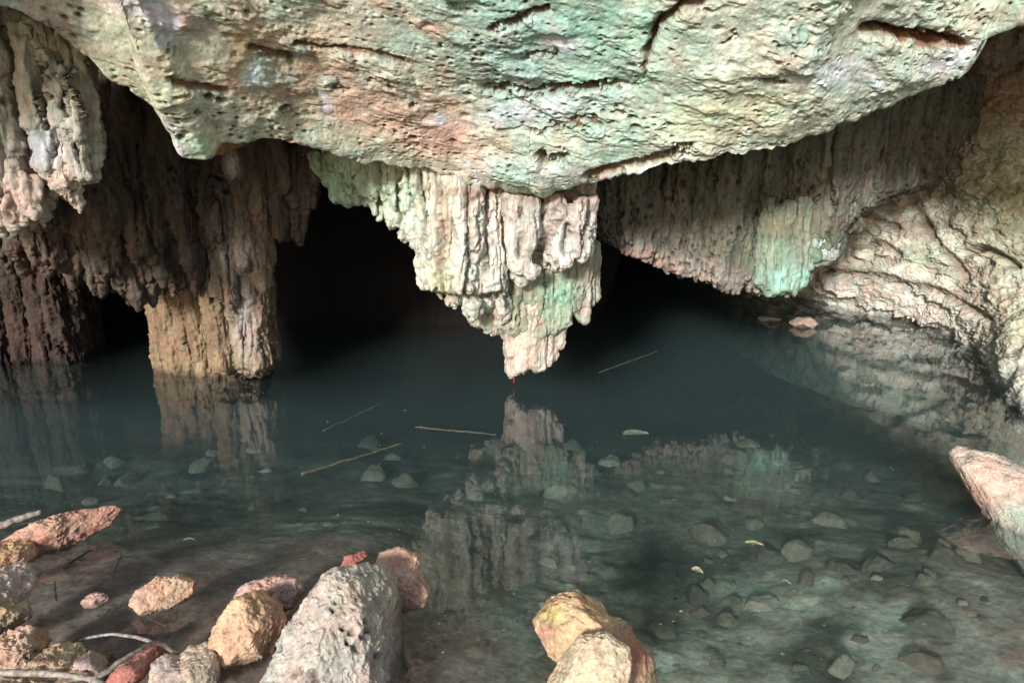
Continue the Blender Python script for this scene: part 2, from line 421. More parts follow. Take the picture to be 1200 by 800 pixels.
# ------------------------------------------------------------------ generic finishing of fused flowstone
def finish(me, amp=1.0, base=(.4, .36, .3), tints=(), flute=1.0, dirt_shade=(.10, .06, .04), shadek=.6, seed=0.0, lump=.0, gz=6.0, cells=0.0, gk=1.0, pk=1.0, cracks=()):
    v = coords(me); n = normals(me)
    q = v * np.array([22., 22., 2.6]) + seed
    fl = fbm(q, 4, .55, ridged=True)
    f2_ = fbm(v * np.array([55., 55., 7.]) + seed, 3)
    rg = fbm(v * np.array([9., 9., gz]) + seed, 4, .55)
    fi = fbm(v * 30 + seed, 4, .6)
    w1, _ = worley(v * np.array([16., 16., 11.]) + seed)
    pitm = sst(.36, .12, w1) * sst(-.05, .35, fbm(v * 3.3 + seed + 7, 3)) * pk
    wx = v + .03 * np.stack([rg, fi, 0 * rg], 1)
    gr = np.exp(-(np.abs(pn(wx * np.array([13., 13., 1.1]) + seed + 60)) / .07) ** 2) * sst(-.2, .3, pn(v * np.array([6., 6., 2.5]) + seed + 90))
    f3_ = fbm(wx * np.array([38., 38., 3.0]) + seed, 3, .6, ridged=True)
    d = amp * (flute * (.016 * fl + .009 * f2_ + .010 * f3_ - .045 * gk * gr) + .034 * rg + .017 * fi - .035 * pitm)
    if lump:
        l1, _ = worley(v * np.array([4.5, 4.5, 4.5]) + seed + .3 * np.stack([rg, fi, rg], 1)); d += lump * (1 - np.clip(l1 * 1.3, 0, 1) ** 2)
    hole = np.zeros(len(v)); px, py = proj(v)
    for pts, w, dep in cracks:
        k = np.exp(-((polydist(px + 8 * rg + 5 * fi, py + 5 * fi, pts) / w) ** 2)); hole = np.maximum(hole, k); d = d - dep * k
    if cells:
        c1, c2 = worley(v * np.array([19., 19., 8.]) + seed + .35 * np.stack([rg, fi, fi], 1)); c3, c4 = worley(v * np.array([34., 34., 15.]) + seed + .3 * np.stack([fi, rg, fi], 1))
        cm = sst(-.25, .2, fbm(v * 2.6 + seed, 3))
        hole = np.maximum(sst(.36, .16, c1) * cm, .8 * sst(.32, .12, c3) * cm); d = d - cells * hole + .4 * cells * (c2 - c1)
    v2 = v + n * d[:, None]; setco(me, v2)
    px, py = proj(v2)
    col = np.tile(np.asarray(base, float), (len(v), 1))
    for w, c_, k in tints:
        ww = w(px, py) if callable(w) else w
        col = mixc(col, c_, k * np.clip(ww * (1 + .9 * rg + .5 * fi), 0, 1))
    st = fbm(v * np.array([14., 14., 1.2]) + seed + 40, 4)        # run-down stains
    col = mixc(col, np.asarray(dirt_shade) * 2.2, .45 * sst(.1, .5, st))
    col = mixc(col, dirt_shade, shadek * np.clip(sst(.05, -.55, fl) * .5 + .35 * sst(0, -.5, f3_) + pitm + .8 * gr + .9 * hole, 0, 1))  # crevice shade painted in brown over grooves, pits and holes
    zw = v2[:, 2] + .012 * rg
    col = col * (1 - .45 * sst(.07, .0, zw))[:, None]
    col = mixc(col, (.035, .036, .028), .85 * sst(.015, -.05, zw))
    set_cols(me, np.clip(col, .006, .85))
    return v2

B_ = lambda x, y, rx, ry, rot=0: (lambda px, py: blob(px, py, x, y, rx, ry, rot))

def jit(a): return RNG.uniform(-a, a)

# ------------------------------------------------------------------ the big hanging stalactite in the middle
env = np.array([(362, 186), (385, 222), (400, 246), (412, 244), (424, 228), (432, 238), (450, 258), (470, 280), (488, 298), (500, 346), (520, 354), (540, 356), (560, 372), (580, 384)], float)
sh = Shapes()
for i, x in enumerate(np.arange(366, 600, 6.5)):
    b = np.interp(x, env[:, 0], env[:, 1])
    if x > 545: b = 368 + jit(8)
    dep = 4.70 - .30 * sst(360, 500, x) + .18 * sst(520, 600, x) + jit(.05)
    sh.drip(x, 178, b + jit(8), 12 + jit(6), dep + .07, taper=.7, depth=1.3, wob=.07)
    sh.drip(x + 3, 180, b - 26 + jit(22), 9 + jit(5), dep - .02 + jit(.04), taper=.5, depth=1.2, wob=.10)
    if i % 2 == 0: sh.drip(x, 150, b - 30 + jit(10), 24, dep + .25, taper=.8, depth=1.4)
for (x, y0, y1, w, d, tp) in [(600, 190, 338, 22, 4.60, .7), (575, 190, 350, 20, 4.52, .7), (620, 150, 322, 20, 4.72, .7), (640, 150, 318, 22, 4.78, .8), (665, 150, 314, 20, 4.80, .8), (684, 150, 300, 16, 4.74, .8), (545, 190, 352, 20, 4.42, .7)]:
    sh.drip(x, y0, y1, w, d, taper=tp, depth=1.4)
for (x, b, w, d) in [(452, 246, 20, 4.62), (478, 276, 16, 4.52), (508, 330, 21, 4.46), (532, 338, 15, 4.40), (560, 340, 22, 4.50), (584, 352, 14, 4.52), (425, 226, 18, 4.68)]: sh.drip(x, 186, b, w, d, taper=.8, depth=1.0, wob=.05, tipround=.2)
me1 = sh.mesh(.0085)
pale = (.76, .74, .67)
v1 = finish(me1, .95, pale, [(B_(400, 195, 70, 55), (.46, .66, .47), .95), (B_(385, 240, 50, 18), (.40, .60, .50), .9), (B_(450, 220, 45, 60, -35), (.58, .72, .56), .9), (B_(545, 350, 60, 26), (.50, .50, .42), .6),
     (B_(520, 265, 14, 60), (.70, .46, .30), .5), (B_(515, 330, 14, 34), (.60, .60, .36), .7), (B_(570, 260, 50, 60), (.74, .69, .64), .6), (B_(560, 225, 60, 8), (.30, .17, .12), .7)], shadek=.6, seed=1.0, cracks=[([(598, 214), (592, 262), (600, 342)], 4, .07), ([(520, 262), (514, 300), (520, 352)], 3.5, .05), ([(470, 200), (466, 270)], 3, .04), ([(548, 205), (552, 290), (546, 350)], 3.5, .05), ([(572, 210), (570, 320)], 3, .05), ([(494, 205), (498, 300)], 3, .04), ([(440, 190), (446, 240)], 3, .04), ([(500, 345), (545, 350), (590, 345)], 4, .04)])  # brown strip under the lip is the slab's shadow, painted on
# right-hand pale bulge
sh = Shapes()
for (x, y1, w, d) in [(606, 322, 15, 4.36), (622, 330, 12, 4.33), (616, 300, 17, 4.40), (664, 316, 15, 4.33), (678, 308, 15, 4.33), (652, 318, 12, 4.36), (690, 288, 9, 4.4), (640, 308, 11, 4.42), (672, 296, 20, 4.42), (610, 338, 9, 4.42)]:
    sh.drip(x, 232 + jit(6), y1, w, d + .09, taper=.85, depth=1.1, tipround=.09, wob=.1)
sh.ball(676, 264, 4.52, 21, 28, .12); sh.ball(625, 266, 4.54, 20, 34, .10); sh.ball(655, 244, 4.62, 44, 20, .14)
sh.ball(650, 296, 4.64, 44, 20, .10)
me2 = sh.mesh(.0075)
v2_ = finish(me2, .75, (.74, .70, .67), [(B_(670, 265, 30, 30), (.72, .66, .64), .8), (B_(650, 232, 60, 12), (.36, .24, .19), .8), (B_(620, 300, 20, 30), (.66, .58, .50), .6)], flute=.9, shadek=.6, seed=4.0, cracks=[([(668, 236), (650, 262), (630, 304)], 6, .10), ([(664, 266), (662, 294)], 4.5, .08), ([(612, 246), (608, 300)], 3.5, .06), ([(690, 250), (684, 292)], 3, .05)])  # brown tint along the top paints in the slab's shadow
# lower greenish lobes
sh = Shapes()
for (x, y1, w, d) in [(560, 384, 15, 4.62), (574, 390, 12, 4.58), (590, 388, 14, 4.56), (604, 392, 14, 4.55), (618, 394, 13, 4.55), (632, 396, 13, 4.56), (645, 394, 12, 4.57), (657, 390, 11, 4.58), (666, 386, 7, 4.55), (678, 372, 8, 4.56), (686, 378, 8.5, 4.58), (695, 362, 4.5, 4.62), (698, 352, 4, 4.66), (672, 350, 11, 4.66), (640, 380, 26, 4.74), (600, 380, 26, 4.74)]:
    sh.drip(x, 285, y1 + jit(3), w, d + .16, taper=.75, depth=1.2, wob=.08, tipround=.06)
me3 = sh.mesh(.0075)
v3 = finish(me3, .8, (.47, .46, .37), [(B_(655, 350, 22, 26), (.30, .55, .42), .9), (B_(618, 362, 26, 24), (.24, .27, .17), .85), (B_(690, 360, 8, 30), (.66, .60, .55), .9), (B_(575, 375, 26, 16), (.58, .54, .44), .7)], shadek=.55, seed=8.0)
# the pointed tip
sh = Shapes()
for (x, y1, w, d) in [(597, 420, 13, 4.64), (601, 445, 8, 4.66), (607, 441, 9, 4.62), (616, 438, 9, 4.6), (626, 437, 9, 4.6), (636, 436, 9, 4.62), (644, 430, 8, 4.64), (651, 424, 6, 4.66), (590, 402, 10, 4.64), (620, 426, 24, 4.70), (656, 410, 7, 4.66), (580, 394, 10, 4.62)]:
    sh.drip(x, 352, y1 + jit(1), w, d + .11, taper=.72, depth=1.2, wob=.09, tipround=.05)
me4 = sh.mesh(.006)
v4 = finish(me4, .65, (.66, .57, .50), [(B_(620, 405, 40, 22), (.72, .60, .53), .7), (B_(600, 390, 30, 14), (.60, .50, .40), .6)], flute=.8, shadek=.4, seed=12.0)
tb = at(601, 443, 4.77)
root = empty('stalactite', tb, 'huge pale fluted stalactite in the middle, tapering to a point just above the water', 'stalactite')
for nm, m_ in (('curtain', me1), ('bulge', me2), ('lower_lobe', me3), ('tip', me4)):
    link(nm, m_, M_FLOW, root, tb)
# small red drop at its very tip
K = 14; rv = []; rf = []
for k in range(K + 1):
    t = k / K; r_ = (.007 * (1 - .75 * t) + .0014) * (0.1 if k in (0, K) else 1)
    for j in range(10):
        rv.append((tb[0] + .008 + r_ * math.cos(j * PI / 5), tb[1] - .01 + r_ * math.sin(j * PI / 5), tb[2] + .02 - .055 * t))
for k in range(K):
    for j in range(10):
        a, b = k * 10 + j, k * 10 + (j + 1) % 10; rf.append((a, a + 10, b + 10, b))
o = link('drip', raw_mesh('drip', rv, rf), M_RED, root, tb); o['label'] = 'thin red drip hanging from the stalactite tip'

# ------------------------------------------------------------------ left side: lit curtain, dark fluted curtain, column, far wall
sh = Shapes()
bot = np.array([(-160, 250), (-60, 270), (0, 262), (20, 258), (32, 262), (45, 240), (60, 222), (75, 236), (90, 208), (104, 200)], float)
for i, x in enumerate(np.arange(-150, 104, 9)):
    b = np.interp(x, bot[:, 0], bot[:, 1]) + jit(16)
    d = 3.28 + jit(.05) + (.07 if i % 3 == 0 else 0)
    sh.drip(x, -10 + max(x, 0) * .55, b, 8 + jit(2.5), d, taper=.75, depth=1.2, wob=.18, tipround=.06)
    if i % 2: sh.drip(x + 4, 0 + max(x, 0) * .55, b - 30 + jit(24), 12, d + .12, taper=.8, depth=1.4)
for (x, y0, y1, w) in [(22, 190, 256, 9), (12, 200, 262, 7), (36, 205, 254, 7), (50, 140, 205, 9), (60, 60, 150, 5), (72, 170, 238, 8), (84, 150, 215, 6), (95, 170, 212, 6), (30, 30, 150, 6), (44, 30, 120, 5), (86, 80, 170, 5), (8, 50, 180, 7), (-10, 40, 240, 9), (-40, 60, 240, 10)]:
    sh.drip(x, y0, y1, w, 3.21 + jit(.02), taper=.9, depth=.9, wob=.3, tipround=.04)
sh.ball(-80, 120, 3.5, 150, 130, .18)
meL = sh.mesh(.0065)
vL = finish(meL, .8, (.48, .44, .36), [(B_(20, 225, 30, 40), (.66, .48, .44), .9), (B_(52, 172, 24, 26), (.62, .60, .70), .8), (B_(40, 90, 40, 50), (.50, .49, .38), .7), (B_(80, 205, 20, 24), (.70, .60, .55), .7)], dirt_shade=(.14, .075, .05), shadek=.95, seed=20., gk=1.7, flute=1.5)
tag(link('flowstone_curtain', meL, M_FLOW, None, base_of(vL)), 'sunlit pale and pink flowstone drapery hanging at the left edge', 'flowstone')

sh = Shapes()
bt = np.array([(-40, 310), (20, 320), (80, 336), (120, 352), (160, 358), (200, 350), (230, 338), (238, 215), (316, 212), (322, 300), (333, 296), (345, 280), (356, 250), (372, 220), (392, 205)], float)
for i, x in enumerate(np.arange(-40, 372, 8)):
    b = np.interp(x, bt[:, 0], bt[:, 1]) + jit(14)
    d = 4.78 - .4 * sst(240, 60, x) + jit(.08)
    sh.drip(x, 40, b, 9 + jit(3), d, taper=.7, depth=1.3, wob=.16, tipround=.12)
    sh.drip(x + 4, 40, b - 40 + jit(36), 8 + jit(3), d - .10 + jit(.06), taper=.6, depth=1.2, wob=.2)
    if i % 3 == 0: sh.drip(x, 40, b - 30, 22, d + .22, taper=.85, depth=1.3)
for (x, y, d_, a_, b_) in [(272, 190, 4.35, 7, 22), (258, 250, 4.62, 14, 40), (120, 230, 4.35, 20, 50), (175, 250, 4.5, 14, 60)]:
    sh.ball(x, y, d_, a_, b_, .10)
meD = sh.mesh(.0105)
vD = finish(meD, 1.15, (.13, .098, .08), [(B_(130, 150, 40, 80), (.22, .16, .12), .7), (B_(230, 250, 60, 70), (.16, .115, .095), .6), (B_(272, 188, 9, 18), (.60, .58, .52), .95), (B_(275, 290, 30, 30), (.42, .33, .30), .7), (B_(60, 280, 60, 20), (.17, .105, .08), .8)], dirt_shade=(.05, .032, .026), shadek=.8, seed=30., pk=.5)
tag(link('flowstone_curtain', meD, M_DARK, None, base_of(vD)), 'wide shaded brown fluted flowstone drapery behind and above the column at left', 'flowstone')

sh = Shapes()
for i, x in enumerate(np.arange(184, 300, 7.0)):
    top = 250 if x > 235 else 285
    off = abs(x - 246) / 74.0
    d = 5.08 + .20 * off ** 2 + jit(.04)
    sh.drip(x, top - 60, 470 - 5 * off, 9.5 + jit(3), d, taper=.95, depth=1.4, wob=.12, tipround=.02)
    if i % 2 == 0: sh.drip(x, top, 415 + jit(28), 7 + jit(2), d - .07, taper=.7, depth=1.2, wob=.2)
for x in (208, 232, 256, 274): sh.drip(x, 190, 470, 25, 5.30, taper=1.0, depth=1.5, tipround=.02)
sh.drip(290, 210, 440, 9, 4.99, taper=.9, depth=1.3, wob=.15); sh.drip(276, 250, 446, 11, 4.97, taper=.9, depth=1.2, wob=.1)
for x in np.arange(242, 308, 6.5): sh.drip(x, 120, 330 + jit(40), 8 + jit(2.5), 4.70 + .12 * abs(x - 276) / 40 + jit(.04), taper=.9, depth=1.3, wob=.12, tipround=.1)
for x in (254, 274, 290): sh.drip(x, 120, 440, 18, 4.96, taper=1.0, depth=1.8, tipround=.02)
meC = sh.mesh(.0085)
vC = finish(meC, 1.1, (.27, .185, .12), [(B_(272, 300, 28, 34), (.60, .53, .51), .9), (B_(288, 390, 15, 56), (.52, .47, .46), .85), (B_(205, 340, 60, 16), (.15, .10, .07), .85), (B_(210, 380, 50, 60), (.32, .215, .135), .6), (B_(246, 428, 80, 16), (.40, .30, .19), .6), (B_(200, 250, 60, 40), (.2, .14, .10), .8), (B_(280, 200, 60, 36), (.17, .125, .095), .9)], dirt_shade=(.08, .05, .035), shadek=.75, seed=42., pk=.35)  # pale patches paint in light on the column, dark ones its shade
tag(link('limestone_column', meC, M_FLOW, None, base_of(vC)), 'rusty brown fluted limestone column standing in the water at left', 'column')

sh = Shapes()
for i, x in enumerate(np.arange(-160, 90, 8)):
    d = 5.42 + jit(.06) + .2 * sst(60, 100, x)
    sh.drip(x, 230, 462, 10 + jit(3), d, taper=.9, depth=1.4, wob=.14, tipround=.02)
    if i % 3 == 0: sh.drip(x, 230, 470, 26, d + .2, taper=1, depth=1.4, tipround=.02)
meF = sh.mesh(.011)
vF = finish(meF, 1.2, (.06, .042, .036), [(B_(40, 380, 40, 60), (.085, .052, .04), .6)], dirt_shade=(.05, .025, .02), shadek=.8, seed=55., pk=.35)
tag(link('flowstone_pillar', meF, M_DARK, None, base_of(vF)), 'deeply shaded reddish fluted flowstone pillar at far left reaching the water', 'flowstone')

# ------------------------------------------------------------------ right side: fluted back curtain, green drip, right wall
sh = Shapes()
bt = np.array([(640, 250), (700, 272), (735, 296), (770, 312), (810, 326), (850, 338), (880, 345), (905, 348), (945, 346), (960, 318), (978, 306), (996, 274), (1015, 250), (1045, 236), (1080, 226), (1110, 200), (1130, 160)], float)
for i, x in enumerate(np.arange(640, 1128, 5.6)):
    b = np.interp(x, bt[:, 0], bt[:, 1])
    d = 5.35 - .12 * sst(760, 940, x) + .05 * math.sin(x * .05) + jit(.035) + 1.05 * sst(975, 1110, x)
    sh.drip(x, 90, b + jit(4), 5.5 + jit(2), d, taper=.85, depth=1.4, wob=.18, tipround=.04)
    if i % 3 == 1: sh.drip(x + 3, 90, b - 45 + jit(45), 5 + jit(2), d - .03 + jit(.03), taper=.5, depth=1.2, wob=.25, tipround=.04)
    if i % 3 == 0:
        sh.drip(x, 90, b - 6, 18, d + .10, taper=1, depth=1.2)
        sh.drip(x, 150, b - 3 + jit(3), 16, d + .45, taper=1, depth=1.5)
meB = sh.mesh(.0095)
vB = finish(meB, 1.05, (.155, .152, .13), [(B_(880, 260, 120, 70), (.17, .175, .13), .7), (B_(790, 250, 70, 60), (.19, .165, .14), .7), (B_(880, 330, 150, 16, 10), (.42, .36, .34), .9), (B_(760, 305, 60, 14, 20), (.46, .34, .31), .9), (B_(1010, 200, 50, 60), (.24, .225, .19), .7), (B_(930, 300, 50, 22), (.30, .44, .32), .8)], dirt_shade=(.05, .04, .03), shadek=.9, seed=66., cells=.05, flute=.55)
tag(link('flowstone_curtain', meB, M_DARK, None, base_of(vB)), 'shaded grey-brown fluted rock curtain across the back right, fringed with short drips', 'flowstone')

sh = Shapes()
for (x, y0, y1, w, d) in [(896, 262, 336, 9, 5.08), (908, 270, 346, 9, 5.04), (920, 266, 343, 9, 5.03), (932, 262, 345, 9, 5.04), (941, 262, 340, 7, 5.06), (950, 258, 320, 8, 5.06), (960, 256, 314, 8, 5.08), (970, 250, 312, 8, 5.08), (979, 245, 306, 6, 5.1), (984, 250, 290, 5, 5.12), (915, 285, 330, 18, 5.16), (955, 262, 305, 22, 5.18), (903, 300, 348, 5, 5.0), (936, 300, 349, 4, 5.0), (925, 290, 325, 16, 5.1)]:
    sh.drip(x, y0 - 30, y1, w * .55, d + .15 - .06 * (y1 > 335), taper=1.9, depth=1.3, wob=.14, tipround=.05)
meG = sh.mesh(.0075)
vG = finish(meG, .8, (.20, .22, .17), [(B_(920, 328, 34, 24), (.40, .66, .56), .95), (B_(968, 290, 24, 22), (.60, .66, .66), .8), (B_(930, 262, 60, 14), (.26, .26, .19), .9), (B_(905, 296, 20, 14), (.38, .50, .38), .7)], dirt_shade=(.12, .16, .11), shadek=.5, seed=70.)
tag(link('stalactite', meG, M_FLOW, None, base_of(vG)), 'stubby turquoise-green stalactite lobe glowing on the back right curtain', 'stalactite')

cols = [800, 890, 960, 1030, 1100, 1150, 1200, 1300, 1500, 1900]
prof = [
    [(60, 11.5), (150, 11.5), (220, 11.5), (280, 11.6), (310, 11.7), (318, 11.8), (326, 11.9), (340, 12.0)],
    [(60, 8.6), (150, 8.6), (220, 8.6), (280, 8.6), (330, 8.7), (342, 8.8), (350, 8.9), (366, 9.3)],
    [(60, 7.6), (150, 7.5), (220, 7.4), (285, 7.35), (322, 7.35), (340, 7.4), (352, 7.6), (372, 8.0)],
    [(30, 7.3), (140, 7.1), (205, 6.95), (258, 6.85), (300, 6.78), (332, 6.75), (362, 6.85), (382, 7.0)],
    [(20, 7.0), (120, 6.8), (205, 6.6), (262, 6.42), (306, 6.32), (340, 6.25), (376, 6.3), (398, 6.4)],
    [(0, 6.4), (120, 6.25), (215, 6.1), (280, 5.98), (322, 5.88), (364, 5.75), (404, 5.62), (440, 5.7)],
    [(-20, 6.1), (120, 5.95), (220, 5.75), (290, 5.6), (335, 5.42), (395, 5.02), (466, 4.38), (520, 4.4)],
    [(-60, 5.9), (80, 5.7), (220, 5.5), (300, 5.3), (360, 5.1), (450, 4.6), (530, 4.15), (600, 4.1)],
    [(-160, 4.0), (40, 3.9), (220, 3.8), (320, 3.8), (420, 3.75), (500, 3.7), (580, 3.7), (660, 3.7)],
    [(-300, 3.4), (0, 3.3), (220, 3.2), (360, 3.2), (460, 3.15), (560, 3.1), (660, 3.1), (760, 3.1)]]
ctrl = np.array([[at(x, *p) for p in pr] for x, pr in zip(cols, prof)])
extra = ctrl[:, -1:].copy(); extra[:, :, 2] = -1.4; extra[:, :, 1] += .1
top = ctrl[:, :1].copy(); top[:, :, 2] += 1.6; top[:, :, 1] -= .5
ctrl = np.concatenate([top, ctrl, extra], 1)
upos = np.array(cols, float); vpos = np.array([-1.6, 0, 1, 2, 3, 4, 5, 6, 7, 8.2])
us2 = np.concatenate([np.linspace(800, 1320, 700), np.linspace(1322, 1900, 130)]); vs2 = np.concatenate([np.linspace(-1.6, 0, 30, endpoint=False), np.linspace(0, 7, 520, endpoint=False), np.linspace(7, 8.2, 30)])
v = loft(ctrl, upos, vpos, us2, vs2)
me = raw_mesh('cave_wall', v, grid_faces(len(us2), len(vs2)))
n = normals(me)
if n[len(n) // 2][1] > 0: n = -n
px, py = proj(v)
big = fbm(v * 1.6 + 2, 3); rg = fbm(v * np.array([5, 5, 8.]) + 5, 5, .55); fi = fbm(v * 22, 5, .6)
wq = v * np.array([2.6, 2.6, 3.8]) + .25 * np.stack([rg, big, rg], 1) + 3.3
l1, l2 = worley(wq); lob = 1 - np.clip(l1 * 1.25, 0, 1) ** 1.5
lm = np.clip(blob(px, py, 1055, 270, 95, 62) * 1.5 + .3, 0, 1)
# layered ledges, dipping to the right, along the foot of the wall
lay = py - (335 + (px - 960) * .28 + 12 * rg)
ledge = np.exp(-((lay) / 70.0) ** 2); saw = ((lay / 27.0 + .5 * big) % 1.0); saw = saw * sst(1.0, .86, saw)
rdg = fbm(v * np.array([7, 7, 16.]) + .3 * big[:, None], 4, .55, ridged=True)
k1, k2 = worley(v * np.array([1.7, 1.7, 3.6]) + .35 * np.stack([rg, fi, rg], 1) + 8)
crk2 = np.exp(-((k2 - k1) / .05) ** 2) * sst(-.1, .2, fbm(v * 2.0 + 77, 3))
disp = .04 * big + .022 * rg + .013 * fi + .012 * rdg + .016 * (sst(-.02, .05, rg) + sst(.2, .26, rg) + sst(-.28, -.22, rg)) - .018 * crk2 + .08 * lob * lm + .03 * (1 - np.clip(worley(wq * 2.3 + 5)[0] * 1.3, 0, 1)) * lm + .07 * ledge * (saw ** 1.5 - .4) * sst(1150, 1090, px)
crk = np.zeros(len(v))
for pts, w, dep in [([(1140, 298), (1160, 292), (1176, 300), (1192, 312)], 4, .10), ([(1000, 292), (1040, 286), (1060, 300)], 4, .06), ([(985, 262), (1020, 252), (1055, 268)], 4, .05), ([(1085, 262), (1120, 300), (1135, 330)], 5, .06),
                    ([(970, 316), (1030, 322), (1100, 338), (1160, 372)], 4, .06), ([(1060, 200), (1072, 240), (1090, 262)], 6, .05)]:
    k = np.exp(-((polydist(px, py + 6 * rg + 3 * fi, pts) / w) ** 2)); crk = np.maximum(crk, k); disp -= dep * k
v2 = v + n * disp[:, None]; setco(me, v2); px, py = proj(v2)
col = np.tile(np.array([.82, .81, .76]), (len(v), 1))
g = 1 + 1.0 * rg + .5 * fi
for w, c_, k in [(blob(px, py, 1180, 230, 70, 60), (.46, .46, .28), .9), (blob(px, py, 1190, 290, 60, 30), (.36, .40, .30), .7), (blob(px, py, 1195, 370, 50, 60), (.60, .60, .42), .8), (blob(px, py, 1050, 285, 80, 50), (.78, .73, .62), .8),
                 (blob(px, py, 1080, 300, 40, 20), (.62, .72, .60), .7), (blob(px, py, 1010, 345, 90, 20, 15), (.76, .66, .60), .6), (blob(px, py, 1140, 345, 40, 40), (.66, .54, .47), .7), (blob(px, py, 1090, 180, 70, 50), (.34, .30, .25), .8),
                 (sst(175, 120, py) * sst(1000, 1060, px), (.40, .28, .19), .9), (sst(.25, .6, -big), (.52, .49, .42), .6), (crk, (.16, .11, .08), .7), (sst(.02, -.03, v2[:, 2]), (.10, .10, .08), .8)]:
    col = mixc(col, c_, k * np.clip(w * g, 0, 1))
col = mixc(col, (.30, .24, .19), .4 * crk2)
col = mixc(col, (.20, .16, .12), .5 * sst(.30, .06, np.abs(l2 - l1)) * lm)
set_cols(me, np.clip(col, .01, .8))
o = link('cave_wall', me, M_WALL); o['kind'] = 'structure'

# ------------------------------------------------------------------ the dark chamber behind everything, and the left side wall
th = np.linspace(0, PI, 150); ph = np.linspace(0.0, 1.0, 110)
T, Pp = np.meshgrid(th, ph, indexing='ij')
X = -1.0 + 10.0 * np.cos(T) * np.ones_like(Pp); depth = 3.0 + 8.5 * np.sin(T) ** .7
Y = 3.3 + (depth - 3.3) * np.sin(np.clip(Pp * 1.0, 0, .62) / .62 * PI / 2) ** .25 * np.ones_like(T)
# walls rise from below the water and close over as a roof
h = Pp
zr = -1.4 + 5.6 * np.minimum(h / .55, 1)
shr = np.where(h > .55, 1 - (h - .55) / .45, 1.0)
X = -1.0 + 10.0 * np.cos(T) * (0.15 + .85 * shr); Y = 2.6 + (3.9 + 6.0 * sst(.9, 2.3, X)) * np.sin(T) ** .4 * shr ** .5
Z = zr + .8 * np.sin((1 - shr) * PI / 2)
v = np.stack([X, Y, Z], -1).reshape(-1, 3)
me = raw_mesh('cave_chamber', v, grid_faces(150, 110)); n = normals(me)
v = v + n * (.45 * fbm(v * .6, 4) + .2 * fbm(v * np.array([2.5, 2.5, .5]), 3, ridged=True))[:, None]; setco(me, v)
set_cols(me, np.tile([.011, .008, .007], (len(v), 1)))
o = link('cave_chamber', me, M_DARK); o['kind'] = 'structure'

# ------------------------------------------------------------------ ground / pool bed, one sheet
def bed_z(x, y):
    p = np.stack([x, y, 0 * x], 1)
    lft = sst(.35, -.9, x)                                   # the muddy shelf is on the left
    far0 = 1.45 + 1.0 * lft
    t = sst(0, 1.0, (y - far0 + .25) / 2.6)
    z = -.095 - .09 * (1 - lft) - (.34 + .10 * lft) * t
    z = z - .75 * sst(2.8, 9.5, y)
    z = z + .30 * sst(1.45, .5, y) + .35 * sst(-.5, -5, y) + .10 * sst(1.2, .2, y)
    z = z + .09 * fbm(p * .9 + 4, 3) * t + .012 * fbm(p * 3 + 4, 4)
    z = z + .35 * sst(.6, 2.2, x - .35 * (3.2 - y)) * sst(4.2, 2.2, y) * t
    return z
def bed_axis(lo, hi, a, b, n_in, n_out):
    return np.concatenate([lo + (a - lo) * np.linspace(0, 1, n_out, endpoint=False) ** .6, np.linspace(a, b, n_in, endpoint=False), b + (hi - b) * np.linspace(0, 1, n_out) ** 1.7])
gx = bed_axis(-40, 40, -3.2, 3.2, 560, 50); gy = bed_axis(-40, 14, .9, 5.2, 430, 50)
XX, YY = np.meshgrid(gx, gy, indexing='ij'); x, y = XX.ravel(), YY.ravel()
z = bed_z(x, y); p3 = np.stack([x, y, 0 * x], 1)
f1, f2 = worley(p3 * 5.5 + .55 * np.stack([fbm(p3 * 5, 3), fbm(p3 * 5 + 9, 3), 0 * x], 1))
inwater = sst(-.13, -.34, z)
cob = np.clip(1 - f1 * 1.5, 0, 1)
z2 = z + inwater * (  .035 * cob * sst(-.1, .4, fbm(p3 * 1.3, 3)) + .010 * fbm(p3 * 6 + 31, 4, .6)) + .004 * fbm(p3 * 14, 4)
v = np.stack([x, y, z2], 1)
me = raw_mesh('pool_bed', v, grid_faces(len(gx), len(gy)))
col = np.tile(np.array([.30, .235, .22]), (len(v), 1))
a = fbm(p3 * 2.2 + 3, 4); b = fbm(p3 * 8 + 3, 4)
col = mixc(col, (.23, .24, .19), inwater * .9)
col = mixc(col, (.54, .55, .47), inwater * sst(.2, .9, x) * sst(3.4, 2.3, y) * sst(-.35, .15, a))  # milky haze at near right, painted as a paler bed
col = mixc(col, (.44, .43, .34), inwater * sst(.2, .6, cob) * sst(0.0, .35, a))
col = mixc(col, (.085, .09, .07), inwater * sst(.0, .4, -a) * .9)
col = mixc(col, (.016, .018, .015), sst(3.2, 6.6, y) * .97)  # chamber darkness painted into the bed towards the back
col = mixc(col, (.40, .24, .20), (1 - inwater) * sst(.05, .4, a) * .6)
col = mixc(col, (.50, .43, .39), (1 - inwater) * sst(.15, .45, b) * .35)
col = mixc(col, (.62, .57, .48), sst(.9, -.5, y))            # dry unseen ground outside the cave mouth, made pale to bounce light inside
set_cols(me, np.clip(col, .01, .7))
o = link('pool_bed', me, M_BED); o['kind'] = 'structure'

